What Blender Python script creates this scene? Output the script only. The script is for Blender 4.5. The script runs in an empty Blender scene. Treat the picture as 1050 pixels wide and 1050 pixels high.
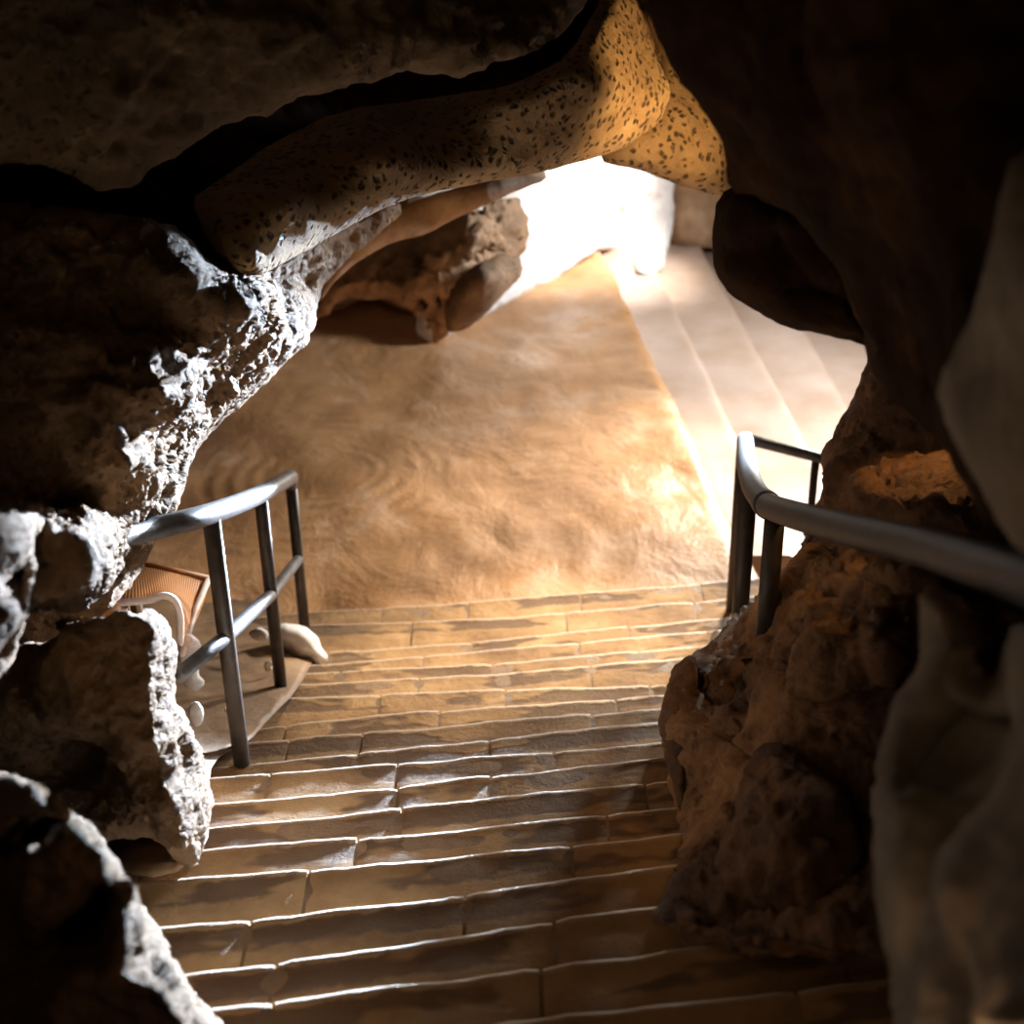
import bpy, bmesh, math, random
import numpy as np
from mathutils import Vector, noise
from mathutils.geometry import delaunay_2d_cdt

random.seed(7)
np.random.seed(7)
C = bpy.context.scene.collection
SC = bpy.context.scene

# ------------------------------------------------------------------ camera
F = 1531.0
PITCH = math.radians(28.7)
ROLL = math.radians(0.9)
CP, SP = math.cos(PITCH), math.sin(PITCH)
CR, SR = math.cos(ROLL), math.sin(ROLL)


def ray(px, py):
    """direction with unit depth along the optical axis"""
    a, b = (px - 525.0) / F, (525.0 - py) / F
    a, b = a * CR - b * SR, a * SR + b * CR
    return np.array([a, CP + b * SP, -SP + b * CP])


def P(px, py, zc):
    return ray(px, py) * zc


def G(px, py, z):
    r = ray(px, py)
    return r * (z / r[2])


def depth_of(p):
    return p[1] * CP - p[2] * SP


cam_data = bpy.data.cameras.new('camera')
cam = bpy.data.objects.new('camera', cam_data)
C.objects.link(cam)
cam.rotation_mode = 'XYZ'
from mathutils import Matrix
cam.matrix_world = Matrix.Rotation(math.pi / 2 - PITCH, 4, 'X') @ Matrix.Rotation(-ROLL, 4, 'Z')
cam_data.sensor_width = 36.0
cam_data.lens = F / 1050.0 * 36.0
cam_data.clip_start = 0.05
cam_data.dof.use_dof = True
cam_data.dof.focus_distance = 5.3
cam_data.dof.aperture_fstop = 2.0
SC.camera = cam
SC.view_settings.view_transform = 'Standard'
SC.view_settings.look = 'None'
SC.view_settings.gamma = 1.0
SC.view_settings.exposure = 0.0
SC.view_settings.use_curve_mapping = False


# ------------------------------------------------------------------ helpers
def tag(o, label=None, cat=None, group=None, kind=None):
    if label: o['label'] = label
    if cat: o['category'] = cat
    if group: o['group'] = group
    if kind: o['kind'] = kind
    return o


def link_mesh(name, verts, faces, material, parent=None, smooth=True, base=True, uv=None):
    v = np.asarray(verts, dtype=float)
    if base and parent is None:
        c = np.array([v[:, 0].mean(), v[:, 1].mean(), v[:, 2].min()])
    else:
        c = np.zeros(3)
    me = bpy.data.meshes.new(name)
    me.from_pydata((v - c).tolist(), [], [list(map(int, f)) for f in faces])
    if uv is not None:
        lay = me.uv_layers.new(name='UVMap')
        vi = np.zeros(len(me.loops), dtype=np.int32)
        me.loops.foreach_get('vertex_index', vi)
        lay.data.foreach_set('uv', np.asarray(uv, dtype=np.float32)[vi].ravel())
    me.update()
    me.validate()
    if smooth:
        me.polygons.foreach_set('use_smooth', [True] * len(me.polygons))
    me.materials.append(material)
    o = bpy.data.objects.new(name, me)
    C.objects.link(o)
    o.location = c
    if parent is not None:
        o.parent = parent
        o.location = -np.array(parent.location)
    return o


def empty(name, loc):
    o = bpy.data.objects.new(name, None)
    C.objects.link(o)
    o.location = loc
    return o


def frac(p, octv=5, H=0.9, lac=2.1):
    return noise.fractal(Vector(p), H, lac, octv)


# ------------------------------------------------------------------ materials
class NT:
    def __init__(self, name):
        self.m = bpy.data.materials.new(name)
        self.m.use_nodes = True
        self.t = self.m.node_tree
        self.t.nodes.clear()
        self.out = self.n('ShaderNodeOutputMaterial')
        self.b = self.n('ShaderNodeBsdfPrincipled')
        self.l(self.b.outputs[0], self.out.inputs[0])

    def n(self, typ, **kw):
        nd = self.t.nodes.new(typ)
        for k, v in kw.items():
            if k in nd.inputs.keys():
                nd.inputs[k].default_value = v
            else:
                setattr(nd, k, v)
        return nd

    def l(self, a, b):
        self.t.links.new(a, b)

    def coord(self, kind='Object'):
        return self.n('ShaderNodeTexCoord').outputs[kind]

    def mapping(self, vec, scale=(1, 1, 1), loc=(0, 0, 0), rot=(0, 0, 0)):
        m = self.n('ShaderNodeMapping')
        m.inputs['Scale'].default_value = scale
        m.inputs['Location'].default_value = loc
        m.inputs['Rotation'].default_value = rot
        self.l(vec, m.inputs['Vector'])
        return m.outputs[0]

    def noise(self, vec, scale, detail=6, rough=0.6, dist=0.0):
        n = self.n('ShaderNodeTexNoise')
        n.inputs['Scale'].default_value = scale
        n.inputs['Detail'].default_value = detail
        n.inputs['Roughness'].default_value = rough
        n.inputs['Distortion'].default_value = dist
        self.l(vec, n.inputs['Vector'])
        return n.outputs['Fac']

    def voronoi(self, vec, scale, feature='F1', rnd=1.0):
        n = self.n('ShaderNodeTexVoronoi')
        n.feature = feature
        n.inputs['Scale'].default_value = scale
        n.inputs['Randomness'].default_value = rnd
        self.l(vec, n.inputs['Vector'])
        return n.outputs['Distance']

    def ramp(self, fac, stops):
        r = self.n('ShaderNodeValToRGB')
        e = r.color_ramp.elements
        while len(e) < len(stops):
            e.new(0.5)
        for el, (p, c) in zip(e, stops):
            el.position = p
            el.color = tuple(c) + (1,) if len(c) == 3 else c
        self.l(fac, r.inputs[0])
        return r.outputs[0]

    def math(self, op, a, b=None, clamp=False):
        n = self.n('ShaderNodeMath')
        n.operation = op
        n.use_clamp = clamp
        for i, x in enumerate((a, b)):
            if x is None: continue
            if isinstance(x, (int, float)):
                n.inputs[i].default_value = x
            else:
                self.l(x, n.inputs[i])
        return n.outputs[0]

    def mix(self, fac, a, b, mode='MIX'):
        n = self.n('ShaderNodeMixRGB')
        n.blend_type = mode
        for i, x in enumerate((fac, a, b)):
            if isinstance(x, (int, float)):
                n.inputs[i].default_value = x
            elif isinstance(x, (tuple, list)):
                n.inputs[i].default_value = tuple(x) + (1,)
            else:
                self.l(x, n.inputs[i])
        return n.outputs[0]

    def bump(self, height, strength, dist, normal=None):
        b = self.n('ShaderNodeBump')
        b.inputs['Strength'].default_value = strength
        b.inputs['Distance'].default_value = dist
        self.l(height, b.inputs['Height'])
        if normal is not None:
            self.l(normal, b.inputs['Normal'])
        return b.outputs[0]


def smooth(t, fac, lo, hi):
    n = t.n('ShaderNodeMapRange')
    n.interpolation_type = 'SMOOTHSTEP'
    n.inputs['From Min'].default_value = lo
    n.inputs['From Max'].default_value = hi
    t.l(fac, n.inputs['Value'])
    return n.outputs[0]


def rock_mat(name, dark, mid, light, pits=0.5, pit_scale=22, rough=0.85, grain=1.0, spec=0.35, stretch=(1, 1, 1), region_at=(0.42, 0.6)):
    t = NT(name)
    co = t.mapping(t.coord(), stretch)
    a = t.noise(co, 1.7, 8, 0.62, 0.4)
    b = t.noise(co, 9.0, 6, 0.7)
    f = t.math('ADD', t.math('MULTIPLY', a, 0.72), t.math('MULTIPLY', b, 0.28))
    col = t.ramp(f, [(0.34, dark), (0.5, mid), (0.66, light)])
    wob = t.n('ShaderNodeVectorMath'); wob.operation = 'ADD'
    nz = t.n('ShaderNodeTexNoise'); nz.inputs['Scale'].default_value = 14; t.l(co, nz.inputs['Vector'])
    sc = t.n('ShaderNodeVectorMath'); sc.operation = 'SCALE'; sc.inputs['Scale'].default_value = 0.06
    t.l(nz.outputs['Color'], sc.inputs[0]); t.l(co, wob.inputs[0]); t.l(sc.outputs[0], wob.inputs[1])
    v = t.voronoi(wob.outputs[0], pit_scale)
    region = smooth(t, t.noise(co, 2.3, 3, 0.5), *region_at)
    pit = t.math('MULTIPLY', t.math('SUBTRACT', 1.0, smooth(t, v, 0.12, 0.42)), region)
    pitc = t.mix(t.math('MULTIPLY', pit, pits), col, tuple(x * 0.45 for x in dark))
    t.l(pitc, t.b.inputs['Base Color'])
    h = t.math('ADD', t.math('MULTIPLY', t.noise(co, 26, 9, 0.68), 0.55), t.math('MULTIPLY', pit, -0.9 * pits))
    n1 = t.bump(h, 0.75 * grain, 0.035)
    n2 = t.bump(t.noise(co, 95, 5, 0.7), 0.5 * grain, 0.008, n1)
    t.l(n2, t.b.inputs['Normal'])
    t.b.inputs['Roughness'].default_value = rough
    t.b.inputs['Specular IOR Level'].default_value = spec
    return t.m


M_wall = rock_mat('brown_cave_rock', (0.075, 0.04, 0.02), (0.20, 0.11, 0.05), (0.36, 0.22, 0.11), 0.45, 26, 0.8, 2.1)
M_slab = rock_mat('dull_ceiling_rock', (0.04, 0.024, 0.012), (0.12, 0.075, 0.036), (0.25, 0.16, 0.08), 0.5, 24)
M_rib = rock_mat('porous_ochre_rock', (0.22, 0.135, 0.065), (0.40, 0.26, 0.13), (0.56, 0.39, 0.21), 1.0, 27, 0.8, 1.3, 0.35, (1, 1, 1), (0.1, 0.36))
M_red = rock_mat('reddish_outcrop_rock', (0.050, 0.022, 0.011), (0.165, 0.077, 0.033), (0.40, 0.205, 0.082), 0.35, 18, 0.78, 1.8)
M_pale = rock_mat('pale_limestone', (0.10, 0.072, 0.048), (0.22, 0.17, 0.12), (0.38, 0.31, 0.23), 0.2, 12, 0.75, 0.3)
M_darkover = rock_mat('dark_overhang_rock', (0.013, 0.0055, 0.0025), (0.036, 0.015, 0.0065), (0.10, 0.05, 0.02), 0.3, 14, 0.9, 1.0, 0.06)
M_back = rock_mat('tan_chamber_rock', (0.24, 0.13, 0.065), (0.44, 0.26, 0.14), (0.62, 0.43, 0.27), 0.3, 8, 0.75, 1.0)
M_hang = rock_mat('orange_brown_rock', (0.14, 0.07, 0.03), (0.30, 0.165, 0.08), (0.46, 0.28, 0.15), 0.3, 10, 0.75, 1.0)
M_white = rock_mat('daylight_whitened_rock', (0.42, 0.33, 0.27), (0.68, 0.62, 0.58), (0.85, 0.83, 0.80), 0.3, 6, 0.7, 1.0)  # white tone carries the strong daylight on the back wall
M_bank = rock_mat('packed_mud', (0.09, 0.05, 0.024), (0.17, 0.095, 0.045), (0.26, 0.15, 0.07), 0.1, 12, 0.6, 0.5)


def floor_mat():
    t = NT('trowelled_mud_floor')
    co = t.coord()
    a = t.noise(co, 0.9, 8, 0.6, 0.8)
    b = t.noise(co, 5.0, 6, 0.65)
    f = t.math('ADD', t.math('MULTIPLY', a, 0.7), t.math('MULTIPLY', b, 0.3))
    col = t.ramp(f, [(0.30, (0.30, 0.145, 0.058)), (0.52, (0.46, 0.235, 0.10)), (0.70, (0.62, 0.41, 0.27))])
    spots = smooth(t, t.noise(co, 3.1, 4, 0.5), 0.66, 0.74)
    col = t.mix(t.math('MULTIPLY', spots, 0.5), col, (0.20, 0.12, 0.07))
    t.l(col, t.b.inputs['Base Color'])
    # trowel swirls: broken arcs round one centre, plus smeared streaks
    m = t.mapping(co, (1, 1, 1), (-SW1[0], -SW1[1], -SW1[2]))
    w = t.n('ShaderNodeTexWave'); w.wave_type = 'RINGS'; w.rings_direction = 'Z'
    w.inputs['Scale'].default_value = 2.3
    w.inputs['Distortion'].default_value = 3.0
    w.inputs['Detail'].default_value = 4
    w.inputs['Detail Scale'].default_value = 0.8
    t.l(m, w.inputs['Vector'])
    d = t.n('ShaderNodeVectorMath'); d.operation = 'LENGTH'
    t.l(t.mapping(m, (1, 1, 0)), d.inputs[0])
    mask = t.math('MULTIPLY', smooth(t, d.outputs['Value'], 0.25, 0.4), t.math('SUBTRACT', 1.0, smooth(t, d.outputs['Value'], 0.75, 1.1)))
    mask = t.math('MULTIPLY', mask, smooth(t, t.noise(co, 1.7, 2, 0.5), 0.40, 0.55))
    r = t.math('MULTIPLY', w.outputs['Fac'], mask)
    h = t.math('ADD', t.math('MULTIPLY', r, 0.15), t.math('MULTIPLY', t.noise(t.mapping(co, (1.2, 0.8, 1), (0, 0, 0), (0, 0, 0.5)), 2.0, 8, 0.58, 0.5), 0.8))
    n1 = t.bump(h, 0.55, 0.07)
    n2 = t.bump(t.noise(co, 24, 6, 0.7), 0.35, 0.012, n1)
    t.l(n2, t.b.inputs['Normal'])
    rg = smooth(t, t.noise(co, 1.6, 5, 0.6), 0.38, 0.62)
    rr = t.math('ADD', 0.27, t.math('MULTIPLY', rg, 0.28))
    t.l(rr, t.b.inputs['Roughness'])
    t.b.inputs['Specular IOR Level'].default_value = 0.5
    return t.m


def step_mat():
    t = NT('worn_stone_steps')
    uv = t.coord('UV')
    co = t.coord()
    a = t.noise(co, 2.2, 8, 0.65)
    col = t.ramp(a, [(0.32, (0.19, 0.10, 0.042)), (0.52, (0.31, 0.175, 0.075)), (0.7, (0.42, 0.26, 0.125))])
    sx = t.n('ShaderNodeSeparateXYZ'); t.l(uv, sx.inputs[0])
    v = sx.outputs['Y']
    wob = t.math('MULTIPLY', t.math('SUBTRACT', t.noise(t.mapping(uv, (14, 20, 1)), 1.0, 4, 0.6), 0.5), 0.07)
    vv = t.math('ADD', v, wob)
    band = t.math('MULTIPLY', smooth(t, vv, 0.03, 0.045), t.math('SUBTRACT', 1.0, smooth(t, vv, 0.12, 0.15)))
    where = smooth(t, t.noise(t.mapping(uv, (1.7, 3.7, 1)), 1.0, 3, 0.55), 0.47, 0.53)
    st = t.math('MULTIPLY', t.math('MULTIPLY', band, where), 0.72)
    col = t.mix(st, col, (0.075, 0.040, 0.024))
    col = t.mix(t.math('MULTIPLY', t.math('SUBTRACT', 1.0, smooth(t, v, 0.012, 0.03)), 0.6), col, (0.62, 0.52, 0.42))  # nosing highlight painted into the colour as a pale edge
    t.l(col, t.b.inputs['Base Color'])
    h = t.math('ADD', t.noise(co, 18, 9, 0.7), t.math('MULTIPLY', st, -0.5))
    n1 = t.bump(h, 0.6, 0.018)
    n2 = t.bump(t.noise(t.mapping(co, (1, 3, 1)), 70, 5, 0.7), 0.4, 0.006, n1)
    t.l(n2, t.b.inputs['Normal'])
    lip = smooth(t, v, 0.02, 0.045)
    t.l(t.math('ADD', 0.40, t.math('MULTIPLY', lip, 0.34)), t.b.inputs['Roughness'])
    t.l(t.math('SUBTRACT', 0.75, t.math('MULTIPLY', lip, 0.58)), t.b.inputs['Specular IOR Level'])
    return t.m


def plain_mat(name, col, rough=0.5, metal=0.0, bump=0.2, bscale=40, var=0.25, col2=None):
    t = NT(name)
    co = t.coord()
    n = t.noise(co, bscale * 0.2, 6, 0.65)
    c2 = col2 or tuple(x * (1 - var) for x in col)
    t.l(t.ramp(n, [(0.35, c2), (0.65, col)]), t.b.inputs['Base Color'])
    t.l(t.bump(t.noise(co, bscale, 6, 0.7), bump, 0.004), t.b.inputs['Normal'])
    t.b.inputs['Roughness'].default_value = rough
    t.b.inputs['Metallic'].default_value = metal
    return t.m


M_metal = plain_mat('weathered_grey_pipe', (0.09, 0.088, 0.095), 0.40, 0.2, 0.5, 60, 0.5, (0.035, 0.03, 0.028))
M_post = plain_mat('weathered_brown_post', (0.05, 0.034, 0.024), 0.42, 0.0, 0.35, 60, 0.5, (0.022, 0.015, 0.011))
M_post.node_tree.nodes['Principled BSDF'].inputs['Specular IOR Level'].default_value = 0.25
M_pipe_blue = plain_mat('dark_blue_grey_pipe', (0.034, 0.034, 0.045), 0.58, 0.0, 0.3, 50, 0.5, (0.02, 0.019, 0.024))
M_pipe_blue.node_tree.nodes['Principled BSDF'].inputs['Specular IOR Level'].default_value = 0.25
M_pale_pipe = plain_mat('pale_piping', (0.75, 0.60, 0.52), 0.5, 0, 0.1, 60, 0.1)


def orange_mat():
    t = NT('orange_ribbed_weave')
    uv = t.coord('UV')
    w = t.n('ShaderNodeTexWave'); w.wave_type = 'BANDS'; w.bands_direction = 'X'
    w.inputs['Scale'].default_value = 6.5
    w.inputs['Distortion'].default_value = 0.3
    t.l(t.mapping(uv, (1, 1, 1)), w.inputs['Vector'])
    t.l(t.mix(w.outputs['Fac'], (0.50, 0.19, 0.05), (0.74, 0.31, 0.09)), t.b.inputs['Base Color'])
    t.l(t.bump(w.outputs['Fac'], 0.4, 0.01), t.b.inputs['Normal'])
    t.b.inputs['Roughness'].default_value = 0.55
    return t.m


M_orange = orange_mat()


# ------------------------------------------------------------------ rock builder
def densify(poly, step):
    out = []
    n = len(poly)
    for i in range(n):
        a, b = np.array(poly[i][:2], float), np.array(poly[(i + 1) % n][:2], float)
        k = max(1, int(round(np.linalg.norm(b - a) / step)))
        for j in range(k):
            out.append(a + (b - a) * j / k)
    return np.array(out)


def chaikin(poly, it=1):
    p = np.array([q[:2] for q in poly], float)
    for _ in range(it):
        q = np.roll(p, -1, axis=0)
        p = np.stack([0.8 * p + 0.2 * q, 0.2 * p + 0.8 * q], 1).reshape(-1, 2)
    return p


def inside_dist(pts, poly):
    a = poly
    b = np.roll(poly, -1, axis=0)
    ab = b - a
    L = (ab ** 2).sum(1) + 1e-12
    d = np.full(len(pts), 1e9)
    ins = np.zeros(len(pts), bool)
    for s in range(0, len(pts), 2000):
        q = pts[s:s + 2000]
        ap = q[:, None, :] - a[None]
        tt = np.clip((ap * ab[None]).sum(2) / L[None], 0, 1)
        dd = np.linalg.norm(ap - tt[..., None] * ab[None], axis=2).min(1)
        d[s:s + 2000] = dd
        y = q[:, 1][:, None]; x = q[:, 0][:, None]
        c = ((a[None, :, 1] > y) != (b[None, :, 1] > y))
        xi = a[None, :, 0] + (y - a[None, :, 1]) * ab[None, :, 0] / np.where(ab[None, :, 1] == 0, 1e-9, ab[None, :, 1])
        ins[s:s + 2000] = ((c & (x < xi)).sum(1) % 2) == 1
    return ins, d


def idw(pts, ctrl, power=None):
    """distance at any point of the outline from the given ones (multiquadric, a smooth surface through them)"""
    c = np.array(ctrl, float)
    n = len(c)
    k = 18.0
    def phi(d2):
        return -np.sqrt(d2 + k * k) / 100.0
    A = np.zeros((n + 1, n + 1))
    A[:n, :n] = phi(((c[:, None, :2] - c[None, :, :2]) ** 2).sum(2)) + np.eye(n) * -0.02
    A[:n, n] = 1
    A[n, :n] = 1
    sol = np.linalg.lstsq(A, np.concatenate([c[:, 2], [0]]), rcond=None)[0]
    out = np.zeros(len(pts))
    for s in range(0, len(pts), 4000):
        q = pts[s:s + 4000]
        out[s:s + 4000] = phi(((q[:, None, :] - c[None, :, :2]) ** 2).sum(2)) @ sol[:n] + sol[n]
    lo, hi = c[:, 2].min(), c[:, 2].max()
    m = 0.15 * (hi - lo) + 0.03
    return np.clip(out, lo - m, hi + m)


def rock(name, poly, ctrl, material, front=0.25, back=0.6, width=60, amp=0.05, scale=2.0, ragged=3.0, spacing=7.0,
         chunk=0.06, chunk_scale=2.5, seed=0, label=None, cat='rock', kind=None, soft=1, power=2.6, fine=0.012, extra=None, relax=5, split=None, flake=0.0):
    """a closed rock: an outline with its own distances, a front and a back that swell from it, broken up by 3-D noise"""
    p = chaikin(poly, soft) if soft else np.array([q[:2] for q in poly], float)
    b = densify(p, spacing)
    if ragged:
        nrm = np.roll(b, -1, axis=0) - np.roll(b, 1, axis=0)
        nrm = np.stack([nrm[:, 1], -nrm[:, 0]], 1)
        nrm /= np.linalg.norm(nrm, axis=1)[:, None] + 1e-9
        k = np.array([noise.fractal(Vector((x / 38.0, y / 38.0, seed * 3.1)), 0.7, 2.2, 5) for x, y in b])
        b = b + nrm * (k * ragged * 0.7)[:, None]
    lo, hi = b.min(0), b.max(0)
    gx = np.arange(lo[0], hi[0], spacing)
    gy = np.arange(lo[1], hi[1], spacing * 0.87)
    g = np.array([(x + (spacing / 2 if j % 2 else 0), y) for j, y in enumerate(gy) for x in gx])
    g += np.random.uniform(-0.18, 0.18, g.shape) * spacing
    ins, d = inside_dist(g, b)
    g = g[ins & (d > spacing * 0.55)]
    allp = np.concatenate([b, g])
    nb = len(b)
    res = delaunay_2d_cdt([Vector(q) for q in allp], [(i, (i + 1) % nb) for i in range(nb)], [], 1, 1e-4)
    v2 = np.array([tuple(q) for q in res[0]])
    faces = [f for f in res[2] if len(f) == 3]
    _, d = inside_dist(v2, b)
    isb = d < 1e-3
    t = np.clip(d / width, 0, 1)
    prof = np.sqrt(np.clip(1 - (1 - t) ** 2, 0, 1))
    base = idw(v2, ctrl, power)
    zf = base - front * prof
    if extra is not None:
        zf = zf + np.array([extra(x, y) for x, y in v2]) * prof
    zb = base + back * prof
    a = (v2[:, 0] - 525.0) / F
    bb = (525.0 - v2[:, 1]) / F
    a, bb = a * CR - bb * SR, a * SR + bb * CR
    dirs = np.stack([a, CP + bb * SP, -SP + bb * CP], 1)
    vf = dirs * zf[:, None]
    vb = dirs * zb[:, None]
    n = len(v2)
    idx_b = np.full(n, -1)
    k = n
    verts_b = []
    for i in range(n):
        if isb[i]:
            idx_b[i] = i
        else:
            idx_b[i] = k
            k += 1
            verts_b.append(vb[i])
    verts = np.concatenate([vf, np.array(verts_b).reshape(-1, 3)])
    tri = []
    for f in faces:
        # orientation: front faces look at the camera
        x0, x1, x2 = v2[f[0]], v2[f[1]], v2[f[2]]
        cr = (x1[0] - x0[0]) * (x2[1] - x0[1]) - (x1[1] - x0[1]) * (x2[0] - x0[0])
        ff = f if cr < 0 else (f[0], f[2], f[1])
        tri.append(tuple(ff))
        tri.append((idx_b[ff[0]], idx_b[ff[2]], idx_b[ff[1]]))
    T = np.array(tri)
    E = np.concatenate([T[:, [0, 1]], T[:, [1, 2]], T[:, [2, 0]]])
    deg = np.zeros(len(verts))
    np.add.at(deg, E[:, 0], 1)
    for _ in range(relax):
        acc = np.zeros_like(verts)
        np.add.at(acc, E[:, 0], verts[E[:, 1]])
        avg = acc / np.maximum(deg, 1)[:, None]
        free = np.ones(len(verts), bool)
        free[:n][isb] = False
        verts[free] += 0.5 * (avg[free] - verts[free])
    edge_t = np.concatenate([t, np.array([t[i] for i in range(n) if not isb[i]])])
    edge_t = edge_t * width / 30.0
    if split:
        bm = bmesh.new()
        lay = bm.verts.layers.float.new('t')
        side = bm.verts.layers.float.new('side')
        bv = []
        for i, q in enumerate(verts):
            v = bm.verts.new(q)
            v[lay] = edge_t[i]
            v[side] = 0.0 if i < n else 1.0
            bv.append(v)
        for f in tri:
            if len({int(k) for k in f}) == 3 and bm.faces.get([bv[k] for k in f]) is None:
                bm.faces.new([bv[k] for k in f])
        for _ in range(4):
            long_edges = [e for e in bm.edges if e.verts[0][side] < 0.3 and e.verts[1][side] < 0.3 and e.calc_length() > split]
            if not long_edges:
                break
            bmesh.ops.subdivide_edges(bm, edges=long_edges, cuts=1)
            bmesh.ops.triangulate(bm, faces=[f for f in bm.faces if len(f.verts) > 3])
        bm.verts.index_update()
        verts = np.array([tuple(v.co) for v in bm.verts])
        edge_t = np.array([v[lay] for v in bm.verts])
        tri = [tuple(v.index for v in f.verts) for f in bm.faces]
        T = np.array(tri)
        bm.free()
    N = np.zeros_like(verts)
    fn = np.cross(verts[T[:, 1]] - verts[T[:, 0]], verts[T[:, 2]] - verts[T[:, 0]])
    for j in range(3):
        np.add.at(N, T[:, j], fn)
    N /= np.linalg.norm(N, axis=1)[:, None] + 1e-12
    disp = np.zeros(len(verts))
    off = Vector((seed * 7.3, seed * 1.9, seed * 4.7))
    for i in range(len(verts)):
        q = Vector(verts[i]) + off
        w = q * scale
        val = amp * noise.fractal(w, 0.85, 2.1, 5)
        dist, _ = noise.voronoi(q * chunk_scale + Vector((noise.noise(q * 3), noise.noise(q * 3 + Vector((9, 0, 0))), 0)) * 0.4)
        val += 0.6 * chunk * (0.35 - dist[0])
        crack = min(1.0, (dist[1] - dist[0]) / 0.13)
        val -= 0.32 * chunk * (1 - crack) * max(0.0, noise.noise(q * 1.3) * 2.2 + 0.35)
        val += fine * noise.hetero_terrain(q * 11.0, 0.6, 2.2, 4, 0.0)
        if flake:
            val += flake * (1.0 - 2.2 * abs(noise.fractal(q * 7.0, 0.8, 2.2, 4)))
        val *= 0.30 + 0.70 * min(1.0, edge_t[i] * 1.6)
        vw = verts[i] / (np.linalg.norm(verts[i]) + 1e-9)
        disp[i] = val if split else val * (0.5 + 0.5 * min(1.0, 1.6 * abs(float(N[i] @ vw))))
    verts = verts + N * disp[:, None]
    o = link_mesh(name, verts, tri, material)
    tag(o, label, None if kind == 'structure' else cat, None, kind)
    return o


# ------------------------------------------------------------------ stairs
# far edges (nosings) of the treads, nearest first, as picture points used to find their places on the known step levels
NOS = [
    [(180, 1064), (450, 1046), (750, 1021)],
    [(198, 1018), (450, 997), (700, 972)],
    [(175, 983), (450, 955), (680, 928)],
    [(158, 936), (400, 918), (640, 893)],
    [(160, 886), (400, 875), (681, 857)],
    [(204, 857), (400, 848), (681, 829)],
    [(205, 835), (400, 822), (674, 802)],
    [(205, 810), (400, 800), (670, 777)],
    [(207, 784), (420, 775), (670, 763)],
    [(207, 774), (400, 762), (666, 742)],
    [(251, 750), (400, 743), (674, 728)],
    [(263, 736), (420, 725), (680, 715)],
    [(301, 706), (460, 705), (687, 704)],
    [(300, 692), (500, 688), (700, 677)],
    [(310, 680), (500, 678), (728, 664)],
    [(322, 673), (500, 664), (743, 650)],
    [(325, 661), (500, 654), (744, 637)],
    [(325, 632), (500, 632), (745, 619)],
    [(328, 619), (500, 613), (747, 601)],
]
R = 0.125
Z0 = -2.79
levels = []
for i in range(len(NOS)):
    levels.append(Z0 - (i - 1) * R)
# the last treads are set so that they keep a walking depth of about 0.27 m
for i in range(13, len(NOS)):
    prevY = G(*NOS[i - 1][1], levels[i - 1])[1]
    best = min((abs(G(*NOS[i][1], z)[1] - prevY - 0.25), z) for z in np.linspace(levels[i - 1] - 0.16, levels[i - 1] - 0.012, 60))
    levels[i] = best[1]
for i in range(len(NOS)):
    print('NOSING', i, round(levels[i], 3), [round(x, 2) for x in G(*NOS[i][1], levels[i])])
LAND = levels[-1] - 0.10
SW1 = G(335, 480, LAND)
SW2 = G(560, 420, LAND)
XL, XR = -2.6, 2.4


def nosing_y(i, x):
    """world Y of the nosing at world X (a smooth line through its points, carried on straight)"""
    w = [G(px, py, levels[i]) for px, py in NOS[i]]
    xs = [q[0] for q in w]
    ys = [q[1] for q in w]
    if x <= xs[1]:
        s = (ys[1] - ys[0]) / (xs[1] - xs[0])
        if x < xs[0]:
            s0 = (ys[2] - ys[0]) / (xs[2] - xs[0])
            return ys[0] + s0 * (x - xs[0])
    else:
        s = (ys[2] - ys[1]) / (xs[2] - xs[1])
    return ys[1] + s * (x - xs[1])


M_floor = floor_mat()
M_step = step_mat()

JOINTS = {1: [540, 265], 2: [555, 270], 3: [465, 245], 4: [575, 307], 5: [612, 357], 6: [652, 403], 7: [495, 400], 8: [560, 400, 270],
          9: [495, 360], 10: [600, 365, 290], 11: [625, 445], 12: [513, 385, 660], 13: [600, 425], 14: [650, 345, 500], 15: [590, 430], 16: [480, 640], 17: [420, 577], 18: [592, 478, 390, 715]}


def block_section(depth, th, r=0.018, nr=4):
    """profile of one tread stone from its rear (near side) over the rounded nosing and down the riser: (v, z), v=0 at the nosing"""
    pts = [(depth + 0.03, -0.002)]
    nd, ea, eb = 10, 0.034, 0.024
    for k in range(nd):
        pts.append((depth - (depth - ea) * (k + 1) / nd, 0.0))
    for k in range(1, 7):
        a = math.pi / 2 * k / 6
        pts.append((ea - ea * math.sin(a), -eb + eb * math.cos(a)))
    pts.append((0.0, -th * 0.6))
    pts.append((0.004, -th))
    return pts


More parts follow.
